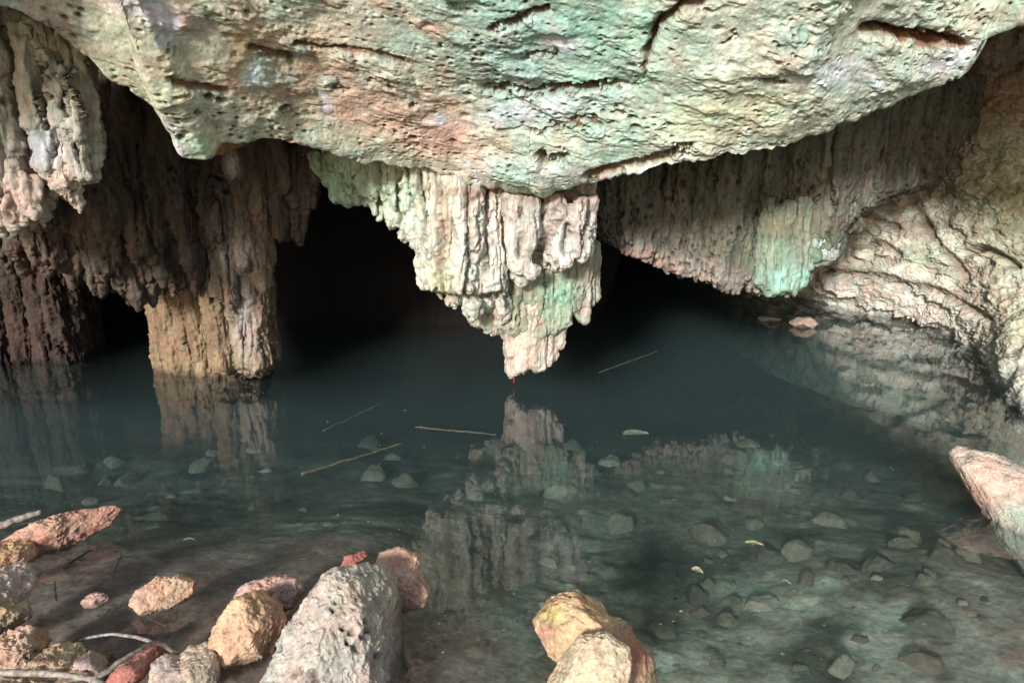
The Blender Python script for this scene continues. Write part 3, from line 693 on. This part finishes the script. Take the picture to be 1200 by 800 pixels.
# ------------------------------------------------------------------ water: a calm clear-over-murky body
m, nt, out = new_mat('cave water'); N, L = nt.nodes, nt.links
tr = N.new('ShaderNodeBsdfTransparent'); tr.inputs[0].default_value = (.95, .98, .97, 1)
gl = N.new('ShaderNodeBsdfGlossy'); gl.inputs['Roughness'].default_value = .004; gl.inputs[0].default_value = (1, 1, 1, 1)
ge = N.new('ShaderNodeNewGeometry'); dt = N.new('ShaderNodeVectorMath'); dt.operation = 'DOT_PRODUCT'
L.new(ge.outputs['Normal'], dt.inputs[0]); L.new(ge.outputs['Incoming'], dt.inputs[1])
def mth(op, a, b=None):
    n_ = N.new('ShaderNodeMath'); n_.operation = op
    for k_, w_ in enumerate((a, b)):
        if w_ is None: continue
        if isinstance(w_, (int, float)): n_.inputs[k_].default_value = w_
        else: L.new(w_, n_.inputs[k_])
    return n_
# Schlick reflectance of a water surface, the same from above and from below
om = mth('SUBTRACT', 1.0, mth('ABSOLUTE', dt.outputs['Value']).outputs[0])
fr = mth('ADD', mth('MULTIPLY', mth('POWER', om.outputs[0], 4.5).outputs[0], .95).outputs[0], .05)
mx = N.new('ShaderNodeMixShader'); L.new(fr.outputs[0], mx.inputs[0]); L.new(tr.outputs[0], mx.inputs[1]); L.new(gl.outputs[0], mx.inputs[2])
tc = N.new('ShaderNodeTexCoord'); nz = N.new('ShaderNodeTexNoise'); nz.inputs['Scale'].default_value = 8.0; nz.inputs['Detail'].default_value = 3
L.new(tc.outputs['Object'], nz.inputs['Vector'])
bp = N.new('ShaderNodeBump'); bp.inputs['Strength'].default_value = .14; bp.inputs['Distance'].default_value = .006
L.new(nz.outputs[0], bp.inputs['Height']); L.new(bp.outputs[0], gl.inputs['Normal'])
L.new(mx.outputs[0], out.inputs['Surface'])
sc_ = N.new('ShaderNodeVolumeScatter'); sc_.inputs['Color'].default_value = (.66, .85, .86, 1); sc_.inputs['Density'].default_value = .085; sc_.inputs['Anisotropy'].default_value = .0
ab = N.new('ShaderNodeVolumeAbsorption'); ab.inputs['Color'].default_value = (.50, .68, .69, 1); ab.inputs['Density'].default_value = .55
av = N.new('ShaderNodeAddShader'); L.new(sc_.outputs[0], av.inputs[0]); L.new(ab.outputs[0], av.inputs[1])
L.new(av.outputs[0], out.inputs['Volume'])
M_WATER = m
x0, x1, y0, y1, zb = -12, 12, .2, 13.5, -2.6
wv = [(x0, y0, 0), (x1, y0, 0), (x1, y1, 0), (x0, y1, 0), (x0, y0, zb), (x1, y0, zb), (x1, y1, zb), (x0, y1, zb)]
wf = [(0, 1, 2, 3), (7, 6, 5, 4), (0, 4, 5, 1), (1, 5, 6, 2), (2, 6, 7, 3), (3, 7, 4, 0)]
o = link('water', raw_mesh('water', wv, wf, False), M_WATER); o['kind'] = 'structure'

# ------------------------------------------------------------------ rocks
def ico(sub):
    import bmesh
    bm = bmesh.new(); bmesh.ops.create_icosphere(bm, subdivisions=sub, radius=1.0)
    vv = np.array([q.co[:] for q in bm.verts]); ff = np.array([[q.index for q in f.verts] for f in bm.faces]); bm.free(); return vv, ff
ICO6 = ico(6); ICO4 = ico(5)

def outline_radius(poly, cx, cy, th):
    """distance from the centre to the outline in direction th"""
    pts = np.array(poly, float); a = pts; b = np.roll(pts, -1, 0); r = np.full(len(th), 1e9)
    dx, dy = np.cos(th), np.sin(th)
    for (ax, ay), (bx, by) in zip(a, b):
        ex, ey = bx - ax, by - ay; den = dx * ey - dy * ex
        den = np.where(np.abs(den) < 1e-9, 1e-9, den)
        t = ((ax - cx) * ey - (ay - cy) * ex) / den; u = ((ax - cx) * dy - (ay - cy) * dx) / den
        r = np.where((t > 0) & (u >= -1e-6) & (u <= 1 + 1e-6), np.minimum(r, t), r)
    return np.where(r > 1e8, np.median(r[r < 1e8]), r)

def rock(name, poly, label, d=None, base_py=None, thick=.8, col=(.5, .4, .3), tints=(), rough=.06, cuts=9, xcuts=(), seed=0, mat=None, res=ICO6, pitk=1.0, cat='rock', group=None, flat=.85):
    poly = np.array(poly, float)
    cx, cy = (poly[:, 0].min() + poly[:, 0].max()) / 2, (poly[:, 1].min() + poly[:, 1].max()) / 2
    if d is None:
        d = on_z(cx, base_py if base_py else poly[:, 1].max())[1] + .5 * .5 * (poly[:, 0].max() - poly[:, 0].min()) * 2.0 / FPX * thick
    C = at(cx, cy, d); ray = C - np.array([0, 0, CAM_H]); dist = np.linalg.norm(ray); ray /= dist
    rt = np.cross(ray, [0, 0, 1.]); rt /= np.linalg.norm(rt); up = np.cross(rt, ray)
    zc = (C[1] * CP - (C[2] - CAM_H) * SP); mpp = zc / FPX
    iv, fc = res
    rs = np.random.RandomState(seed)
    th = np.arctan2(-iv[:, 1], iv[:, 0])
    thg = np.linspace(-PI, PI, 721); rg_ = outline_radius(poly, cx, cy, thg)
    k = 7; ker = np.hanning(k); ker /= ker.sum(); rg_ = np.convolve(np.concatenate([rg_[-k - 1:-1], rg_, rg_[1:k + 1]]), ker, 'same')[k:-k]
    Rr = np.interp(th, thg, rg_)
    rad = np.hypot(iv[:, 0], iv[:, 1]) ** flat
    half = .5 * (poly[:, 0].max() - poly[:, 0].min())
    P2 = np.stack([rad * np.cos(th), -rad * np.sin(th), np.sign(iv[:, 2]) * np.abs(iv[:, 2]) ** flat], 1)   # unit shape
    for _ in range(cuts):
        nrm = rs.normal(size=3); nrm[2] = abs(nrm[2]) * rs.choice([1, 1, 1, -1]); nrm /= np.linalg.norm(nrm)
        hh = rs.uniform(.60, .86) if abs(nrm[2]) > .4 else rs.uniform(.88, .99)
        ex = P2 @ nrm - hh; P2 = P2 - np.maximum(ex, 0)[:, None] * nrm * .93
    for (a_, b_, c_, hh) in xcuts:
        nrm = np.array([a_, b_, c_]) / math.sqrt(a_ * a_ + b_ * b_ + c_ * c_); P2 = P2 - np.maximum(P2 @ nrm - hh, 0)[:, None] * nrm
    Rr = Rr * 1.05
    sc3 = np.stack([P2[:, 0] * Rr, P2[:, 1] * Rr, P2[:, 2] * half * thick], 1) * mpp
    sz = half * mpp
    W = sc3[:, 0:1] * rt + sc3[:, 1:2] * up - sc3[:, 2:3] * ray
    nd = W / np.maximum(np.linalg.norm(W, axis=1), 1e-6)[:, None]
    q = W / sz * 1.0 + seed * 3.1
    b1 = fbm(q * 1.5, 4, .5); b2 = fbm(q * 4.5, 5, .6); rr = fbm(q * 3.2 + 5, 4, .55, ridged=True)
    b3 = fbm(q * 13, 4, .65)
    w1, _ = worley(q * 5.5 + .3 * np.stack([b2, b3, b2], 1)); pit = sst(.36, .1, w1) * sst(.0, .35, fbm(q * 1.4 + 20, 3)) * pitk
    if name == 'boulder':
        bx_, by_ = proj(W + C)
        for (hx, hy, hr) in [(412, 740, 5), (424, 746, 4), (418, 758, 7), (402, 735, 4), (432, 738, 4), (408, 752, 4), (366, 790, 7), (370, 800, 6), (440, 768, 4), (390, 715, 3), (428, 728, 3)]:
            pit = np.maximum(pit, np.exp(-(((bx_ - hx) ** 2 + ((by_ - hy) * 1.1) ** 2) / hr ** 2) ** 1.5 + .6 * b3) * (W @ ray < .05))
    W = W + nd * (sz * (rough * 1.3 * b1 + rough * 1.5 * b2 + rough * 1.0 * rr + rough * .8 * b3 - .10 * pit))[:, None]
    me = raw_mesh(name, W + C, fc)
    colr = np.tile(np.asarray(col, float), (len(W), 1))
    pxx, pyy = proj(W + C)
    for w, c_, k_ in tints:
        ww = w(pxx, pyy) if callable(w) else w
        colr = mixc(colr, c_, k_ * np.clip(ww * (1 + .9 * b2 + .8 * b1), 0, 1))
    colr = colr * (1 + .25 * b1[:, None])
    colr = mixc(colr, (.10, .06, .045), .75 * pit + .35 * sst(.1, -.4, rr))  # pits and hollows get crevice shade in their colour
    # a damp, darker band just above the water line
    zz = (W + C)[:, 2]
    colr = colr * (1 - .45 * sst(.035, .0, zz + .012 * b2))[:, None]
    set_cols(me, np.clip(colr, .008, .8))
    o = link(name, me, mat or M_ROCK, None, base_of(W + C))
    return tag(o, label, cat, group)

ICO7 = ico(7)
PK, OR, TN, RD = (.66, .44, .39), (.68, .44, .27), (.62, .50, .37), (.48, .19, .16)
rock('boulder', [(296, 800), (318, 772), (345, 735), (366, 706), (384, 690), (400, 682), (430, 680), (452, 683), (468, 698), (480, 720), (478, 760), (470, 830), (430, 870), (310, 860), (290, 825)],
     'largest grey pitted limestone boulder in the foreground', d=1.93, thick=.8, col=(.58, .50, .45), tints=[(B_(440, 700, 50, 40), (.50, .47, .38), .7), (B_(350, 780, 50, 50), (.62, .54, .48), .7), (B_(478, 750, 16, 80), (.14, .08, .055), 1.0)],  # dark tint on the right flank is painted shade
     rough=.05, cuts=7, xcuts=[(.9, .05, .45, .62), (.1, -.2, 1, .66)], seed=3, res=ICO7, pitk=1.5)
rock('rock', [(248, 748), (262, 715), (282, 700), (310, 698), (328, 715), (332, 738), (318, 765), (300, 776), (262, 772)],
     'tan angular rock standing in shallow water left of the grey boulder', base_py=772, thick=.9, xcuts=[(.7, -.5, .6, .6), (-.5, .2, .8, .66)], col=(.74, .49, .33), tints=[(B_(325, 735, 14, 20), (.58, .32, .28), .8)], cuts=12, seed=5, pitk=.5)
rock('rock', [(280, 690), (294, 680), (325, 678), (350, 684), (352, 700), (338, 716), (300, 718), (282, 706)],
     'pink rough stone just behind the tan angular rock', base_py=716, thick=.8, col=PK, seed=8)
rock('rock', [(440, 664), (448, 648), (470, 645), (492, 656), (494, 680), (502, 692), (494, 710), (470, 714), (446, 690)],
     'orange-pink rock poking out behind the grey boulder', base_py=712, thick=.9, col=(.80, .54, .40), tints=[(B_(490, 695, 14, 18), (.56, .30, .26), .8), (B_(465, 655, 30, 10), (.50, .28, .22), .8)], seed=9)
rock('stone', [(398, 664), (406, 652), (424, 648), (431, 654), (420, 660), (428, 668), (404, 671)],
     'small red stone just above the top of the grey boulder', base_py=671, thick=.7, col=(.5, .2, .17), seed=10, res=ICO4, rough=.09)
rock('rock', [(157, 696), (166, 684), (188, 677), (212, 680), (226, 692), (222, 706), (196, 712), (166, 710)],
     'lone rounded orange rock sitting in the muddy shallows', base_py=711, thick=.7, col=(.70, .47, .33), tints=[(B_(165, 700, 12, 12), PK, .7)], cuts=6, seed=11, pitk=.5)
rock('rock', [(6, 632), (22, 616), (50, 606), (90, 606), (126, 610), (133, 618), (118, 630), (80, 640), (40, 644), (14, 642)],
     'low flat red rock at the left edge of the pool', base_py=642, thick=.45, col=(.62, .36, .29), tints=[(B_(75, 614, 28, 10), (.74, .50, .35), .9), (B_(110, 625, 26, 10), (.54, .25, .21), .7), (B_(40, 636, 20, 8), (.56, .28, .24), .7)], cuts=3, seed=13)
rock('rock', [(-30, 650), (-12, 636), (20, 633), (38, 644), (36, 662), (20, 672), (-20, 680)],
     'orange crumbly rock at the left edge below the flat red rock', base_py=672, thick=.9, col=OR, tints=[(B_(28, 662, 14, 12), PK, .8)], seed=15)
rock('rock', [(-40, 690), (-14, 672), (14, 668), (34, 676), (35, 696), (22, 712), (24, 730), (-10, 745), (-40, 735)],
     'pale knobbly rock with dark undersides at the left edge', base_py=738, thick=.9, col=(.66, .52, .44), tints=[(B_(5, 715, 24, 18), (.50, .38, .22), .8), (B_(15, 682, 24, 14), (.60, .48, .46), .8)], rough=.10, seed=17)
rock('rock', [(-20, 770), (-8, 748), (20, 742), (46, 748), (52, 766), (40, 784), (0, 792)],
     'rough orange-pink rock in the lower left corner pile', base_py=786, thick=.8, col=(.66, .46, .36), rough=.11, seed=19)
rock('rock', [(32, 782), (46, 766), (70, 760), (90, 768), (94, 784), (80, 800), (44, 802)],
     'small tan lump beside the root in the lower left pile', base_py=798, thick=.8, col=(.66, .49, .35), rough=.11, seed=21)
rock('stone', [(88, 788), (94, 770), (110, 766), (124, 776), (122, 796), (104, 806), (90, 802)],
     'pale pink stone tucked under the fork of the root', base_py=800, thick=.8, col=(.58, .44, .41), rough=.09, seed=22, res=ICO4)
rock('rock', [(124, 792), (140, 778), (168, 768), (190, 766), (186, 780), (164, 796), (136, 806)],
     'long red stone lying under the pale root', base_py=802, thick=.7, col=(.50, .21, .18), tints=[(B_(160, 780, 30, 8), (.58, .32, .26), .6)], seed=23)
rock('rock', [(178, 794), (184, 768), (202, 764), (214, 770), (226, 762), (242, 764), (250, 785), (248, 812), (186, 816)],
     'pale two-lobed rock at the bottom edge left of the tan angular rock', base_py=806, thick=.85, col=(.64, .53, .44), tints=[(B_(196, 785, 14, 22), (.46, .40, .40), .9), (B_(234, 785, 16, 24), (.58, .46, .34), .8)], seed=25)
rock('rock', [(-60, 815), (-30, 795), (20, 790), (60, 800), (110, 806), (130, 830), (60, 850), (-50, 850)],
     'brown stone half cut off by the bottom left corner', base_py=830, thick=.7, col=(.50, .37, .27), rough=.10, seed=26)
rock('rock', [(628, 735), (642, 712), (676, 699), (700, 710), (738, 738), (768, 764), (772, 790), (752, 800), (700, 800), (650, 770)],
     'orange rock with a red flank at the bottom centre', base_py=792, thick=.7, col=(.70, .49, .31), tints=[(B_(740, 765, 30, 28, 40), (.50, .22, .18), .9), (B_(645, 720, 16, 16), (.56, .46, .16), .7), (B_(640, 740, 12, 10), (.56, .26, .22), .8)], cuts=11, seed=27, rough=.05)
rock('rock', [(642, 800), (655, 776), (680, 752), (708, 745), (734, 760), (738, 800), (735, 850), (650, 850)],
     'tan wedge of rock leaning on the red-flanked rock at bottom centre', base_py=828, d=1.78, thick=.7, col=(.72, .58, .42), seed=29, cuts=10, rough=.045)
rock('rock', [(1112, 556), (1124, 548), (1165, 550), (1200, 556), (1260, 566), (1290, 630), (1260, 690), (1215, 672), (1186, 648), (1160, 612), (1134, 582)],
     'pink-topped rock jutting in at the right edge of the pool', d=2.95, thick=.55, col=(.56, .50, .43), tints=[(B_(1155, 560, 70, 20, 12), (.80, .56, .47), .95), (B_(1145, 590, 26, 30, 50), (.62, .38, .32), .9), (B_(1200, 630, 34, 36), (.40, .47, .40), .8)], cuts=4, seed=31, rough=.05)
rock('stone', [(926, 379), (934, 373), (948, 372), (958, 378), (952, 384), (932, 384)], 'small pinkish stone breaking the water at the back under the curtain', base_py=383, thick=.8, col=(.52, .38, .33), seed=33, res=ICO4)
rock('stone', [(888, 373), (898, 370), (914, 372), (912, 376), (892, 377)], 'tiny dark stone at the waterline beside the small pinkish stone', base_py=376, thick=.8, col=(.30, .24, .20), seed=34, res=ICO4)
rock('stone', [(98, 700), (108, 694), (122, 698), (126, 706), (112, 712), (100, 708)], 'little pink pebble in the mud between the left rocks and the lone rock', d=None, base_py=710, thick=.8, col=PK, seed=35, res=ICO4)

# stones lying on the bed, seen through the water
protos = []
for k in range(7):
    iv, fc = ico(4); rs = np.random.RandomState(100 + k)
    P2 = iv * np.array([1, rs.uniform(.55, .95), rs.uniform(.5, .85)])
    for _ in range(10):
        nrm = rs.normal(size=3); nrm /= np.linalg.norm(nrm); hh = rs.uniform(.34, .62)
        P2 = P2 - np.maximum(P2 @ nrm - hh, 0)[:, None] * nrm * .9
    P2 = P2 * (1 + .36 * fbm(iv * 1.9 + k, 6, .65))[:, None]
    me = raw_mesh('submerged_stone', P2, fc)
    base = [(.27, .24, .18), (.22, .20, .15), (.16, .15, .115), (.30, .27, .21), (.26, .21, .165), (.18, .165, .13), (.46, .42, .33)][k]
    set_cols(me, np.clip(np.asarray(base) * (1 + .6 * fbm(iv * 3 + k, 5, .6))[:, None], .02, .7)); me.materials.append(M_WET)
    protos.append(me)
rs = np.random.RandomState(77); cnt = 0; spots = []
while cnt < 285:
    px_ = rs.uniform(-20, 1180); py_ = 440 + 360 * rs.uniform(0, 1) ** .8
    g_ = on_z(px_, py_, -.33 if px_ > 450 else -.3)
    z_ = float(bed_z(np.array([g_[0]]), np.array([g_[1]]))[0])
    if z_ > -.16: 
        cnt += 1 if rs.rand() < .3 else 0
        continue
    sc = .014 + .15 * rs.rand() ** 3.0
    if any((g_[0] - a) ** 2 + (g_[1] - b) ** 2 < (.55 * (sc + c)) ** 2 for a, b, c in spots): continue
    if z_ + sc * .5 > -.05 or (g_[0] < .1 and py_ > 570): continue
    spots.append((g_[0], g_[1], sc))
    o = bpy.data.objects.new('submerged_stone', protos[cnt % 7]); COL.objects.link(o)
    o.location = (g_[0], g_[1], z_ - .012); o.rotation_euler = (jit(.3), jit(.3), rs.uniform(0, 6.28)); o.scale = (sc,) * 3
    tag(o, 'dull stone lying under the murky water of the pool', 'stone', 'stones on the pool bed'); cnt += 1

# ------------------------------------------------------------------ roots, sticks, twigs and leaves
def tube(pts, r0, r1, seg=10, per=10, wig=0.0, seed=0):
    pts = np.array(pts, float); t = np.arange(len(pts)); tt = np.linspace(0, len(pts) - 1, per * (len(pts) - 1) + 1)
    c = catmull(tt, t, pts); rs = np.random.RandomState(seed)
    c = c + wig * np.stack([pn(np.stack([tt * 1.7 + 9 * k + seed, 0 * tt, 0 * tt], 1)) for k in range(3)], 1)
    rr = r0 + (r1 - r0) * tt / tt[-1]; rr = rr * (1 + .15 * pn(np.stack([tt * 3 + seed, 0 * tt + .5, 0 * tt], 1)))
    vv = []; ff = []; tang = np.gradient(c, axis=0)
    for k in range(len(c)):
        tg = tang[k] / max(np.linalg.norm(tang[k]), 1e-9); a = np.cross(tg, [0.1, .2, 1.]); a /= np.linalg.norm(a); b = np.cross(tg, a)
        kk = .25 if k in (0, len(c) - 1) else 1
        for j in range(seg):
            w = 2 * PI * j / seg; vv.append(c[k] + kk * rr[k] * (a * math.cos(w) + b * math.sin(w)))
    for k in range(len(c) - 1):
        for j in range(seg):
            a, b = k * seg + j, k * seg + (j + 1) % seg; ff.append((a, a + seg, b + seg, b))
    n = len(vv); vv.append(c[0]); vv.append(c[-1]); q = (len(c) - 1) * seg
    for j in range(seg):
        ff.append((n, j, (j + 1) % seg, (j + 1) % seg)) ; ff.append((n + 1, q + (j + 1) % seg, q + j, q + j))
    tri = []
    for f in ff:
        if f[2] == f[3]: tri.append(f[:3])
        else: tri += [f[:3], (f[0], f[2], f[3])]
    return np.array(vv), tri
def Zp(px, py, z): return on_z(px, py, z)
bp_ = Zp(90, 790, .10)
rt_ = empty('root', bp_, 'pale curved forked root arching over the lower left rocks', 'root')
for nm, pts, r0, r1, sd in [('stem', [Zp(-40, 788, .13), Zp(20, 788, .14), Zp(70, 790, .15), Zp(112, 797, .13), Zp(125, 806, .10)], .0105, .009, 1),
                            ('branch', [Zp(104, 799, .13), Zp(128, 784, .14), Zp(158, 764, .14), Zp(184, 753, .10), Zp(204, 764, .05), Zp(216, 770, .02)], .009, .005, 2),
                            ('branch', [Zp(84, 758, .01), Zp(100, 748, .05), Zp(130, 743, .08), Zp(160, 746, .09), Zp(182, 753, .10)], .004, .0065, 3)]:
    vv, tr_ = tube(pts, r0, r1, wig=.006, seed=sd); link(nm, raw_mesh(nm, vv, tr_), M_ROOT, rt_, bp_)

def stick(name, a, b, r, mat, label, za=.0, zb=.0, cat='stick', wig=.008, seed=0, mid=None):
    A, B = Zp(a[0], a[1], za), Zp(b[0], b[1], zb); M = (A + B) / 2 + (np.array([0, 0, 0]) if mid is None else np.array(mid))
    vv, tr_ = tube([A, (A + M) / 2, M, (B + M) / 2, B], r, r * .55, wig=wig if name != 'twig' else .004, seed=seed)
    return tag(link(name, raw_mesh(name, vv, tr_), mat, None, base_of(vv)), label, cat)
stick('stick', (352, 556), (472, 519), .009, M_STICK, 'long pale brown stick floating in the pool left of the stalactite reflection', .0, .002, seed=4)
stick('stick', (378, 505), (448, 472), .006, M_STICK, 'thin straight stick floating in the pool nearest the dark chamber', .002, .002, seed=5)
stick('stick', (486, 500), (582, 509), .005, M_STICK, 'slim stick floating level, pointing at the stalactite reflection', .002, .002, seed=6)
stick('stick', (702, 436), (772, 411), .005, M_STICK, 'faint stick floating in the pool right of the stalactite tip', .002, .002, seed=7)
stick('twig', (79, 661), (108, 643), .006, M_BLACK, 'short black twig lying in the muddy shallows', .0, .0, seed=8)
stick('twig', (132, 672), (143, 648), .004, M_STICK, 'forked grey twig in the mud right of the black twig', -.005, .0, seed=9)
stick('twig', (66, 704), (64, 680), .0035, M_STICK, 'thin upright pale twig in the mud below the black twig', -.005, .0, seed=10)
stick('twig', (150, 712), (196, 734), .0035, M_STICK, 'thin bent twig in the mud below the lone orange rock', -.004, -.004, seed=12)
stick('twig', (114, 722), (150, 706), .006, M_STICK, 'flat grey twig in the mud left of the lone orange rock', -.006, -.004, seed=13)
stick('log', (-40, 628), (50, 599), .022, M_ROOT, 'bleached grey branch end resting behind the flat red rock', .03, .06, cat='branch', seed=14)

def leaf(px, py, z, L_, W_, rot, mat, label):
    n_ = 18; vv = []; ff = []
    for k in range(n_ + 1):
        t = k / n_; w = W_ * math.sin(PI * t ** .8) ** .8 * .5
        for j in range(-3, 4):
            vv.append((L_ * (t - .5), w * j / 3, .004 * (j / 3) ** 2 * W_ / .03 + .004 * math.sin(t * 4)))
    for k in range(n_):
        for j in range(6):
            a = k * 7 + j; ff.append((a, a + 7, a + 8, a + 1))
    vv = np.array(vv); c, s = math.cos(rot), math.sin(rot)
    vv = np.stack([vv[:, 0] * c - vv[:, 1] * s, vv[:, 0] * s + vv[:, 1] * c, vv[:, 2]], 1)
    o = link('leaf', raw_mesh('leaf', vv, ff), mat); o.location = Zp(px, py, z); return tag(o, label, 'leaf')
leaf(745, 509, .003, .16, .085, .1, M_GREENLEAF, 'broad dull green leaf floating right of the stalactite reflection')
leaf(817, 669, .003, .05, .04, -.5, M_LEAF, 'crumpled yellowish leaf floating in the middle of the near water')
leaf(922, 682, .003, .035, .014, -.6, M_LEAF, 'narrow pale leaf floating right of the yellowish leaf')
leaf(884, 637, .002, .08, .03, -.2, M_LEAF, 'long tan leaf floating beyond the yellowish leaf')
leaf(221, 632, .003, .045, .016, .3, M_LEAF, 'small white leaf scrap floating beyond the lone orange rock')

rs = np.random.RandomState(5); sv_, sf_ = [], []
for k in range(110):
    c = Zp(rs.uniform(380, 1090), rs.uniform(470, 780), .0035); r_ = rs.uniform(.0025, .008); n0 = len(sv_); st = rs.uniform(.4, 1)
    for j in range(6):
        a = j * PI / 3 + rs.uniform(-.3, .3); sv_.append((c[0] + r_ * math.cos(a) * rs.uniform(.7, 1.2), c[1] + r_ * st * math.sin(a), c[2] + rs.uniform(0, .001)))
    sf_ += [(n0, n0 + j, n0 + j + 1) for j in range(1, 5)]
o = link('floating_debris', raw_mesh('floating_debris', sv_, sf_), M_LEAF); o['kind'] = 'stuff'; o['label'] = 'tiny pale specks of debris drifting on the water'; o['category'] = 'debris'

# ------------------------------------------------------------------ light
SUN_EL, SUN_AZ = R(22), R(-22)        # the cave mouth is behind the viewer
w = bpy.data.worlds.new('World'); scene.world = w; w.use_nodes = True
nt = w.node_tree; bg = nt.nodes['Background']; sky = nt.nodes.new('ShaderNodeTexSky')
sky.sky_type = 'NISHITA'; sky.sun_disc = False; sky.sun_elevation = SUN_EL; sky.sun_rotation = PI - SUN_AZ
nt.links.new(sky.outputs[0], bg.inputs[0]); bg.inputs[1].default_value = .15
sd = bpy.data.lights.new('sun', 'SUN'); sd.energy = 5.0; sd.angle = R(8); sd.color = (1, .985, .96)
so = bpy.data.objects.new('sun', sd); COL.objects.link(so)
to_sun = Vector((math.sin(SUN_AZ) * math.cos(SUN_EL), -math.cos(SUN_AZ) * math.cos(SUN_EL), math.sin(SUN_EL)))
so.rotation_euler = to_sun.to_track_quat('Z', 'Y').to_euler(); so.location = (0, -6, 6)

# ------------------------------------------------------------------ camera and render settings
cd = bpy.data.cameras.new('camera'); cd.sensor_width = 36; cd.lens = 36 * FPX / 1200; cd.clip_start = .05; cd.clip_end = 300
co = bpy.data.objects.new('camera', cd); COL.objects.link(co)
co.location = (0, 0, CAM_H); co.rotation_euler = (PI / 2 - PITCH, 0, 0); scene.camera = co
scene.view_settings.view_transform = 'Standard'; scene.view_settings.look = 'None'; scene.view_settings.exposure = 0
cy = scene.cycles
cy.use_denoising = True; cy.max_bounces = 7; cy.diffuse_bounces = 4; cy.glossy_bounces = 3; cy.transmission_bounces = 4
cy.transparent_max_bounces = 8; cy.volume_bounces = 1; cy.sample_clamp_indirect = 6; cy.caustics_reflective = False; cy.caustics_refractive = False
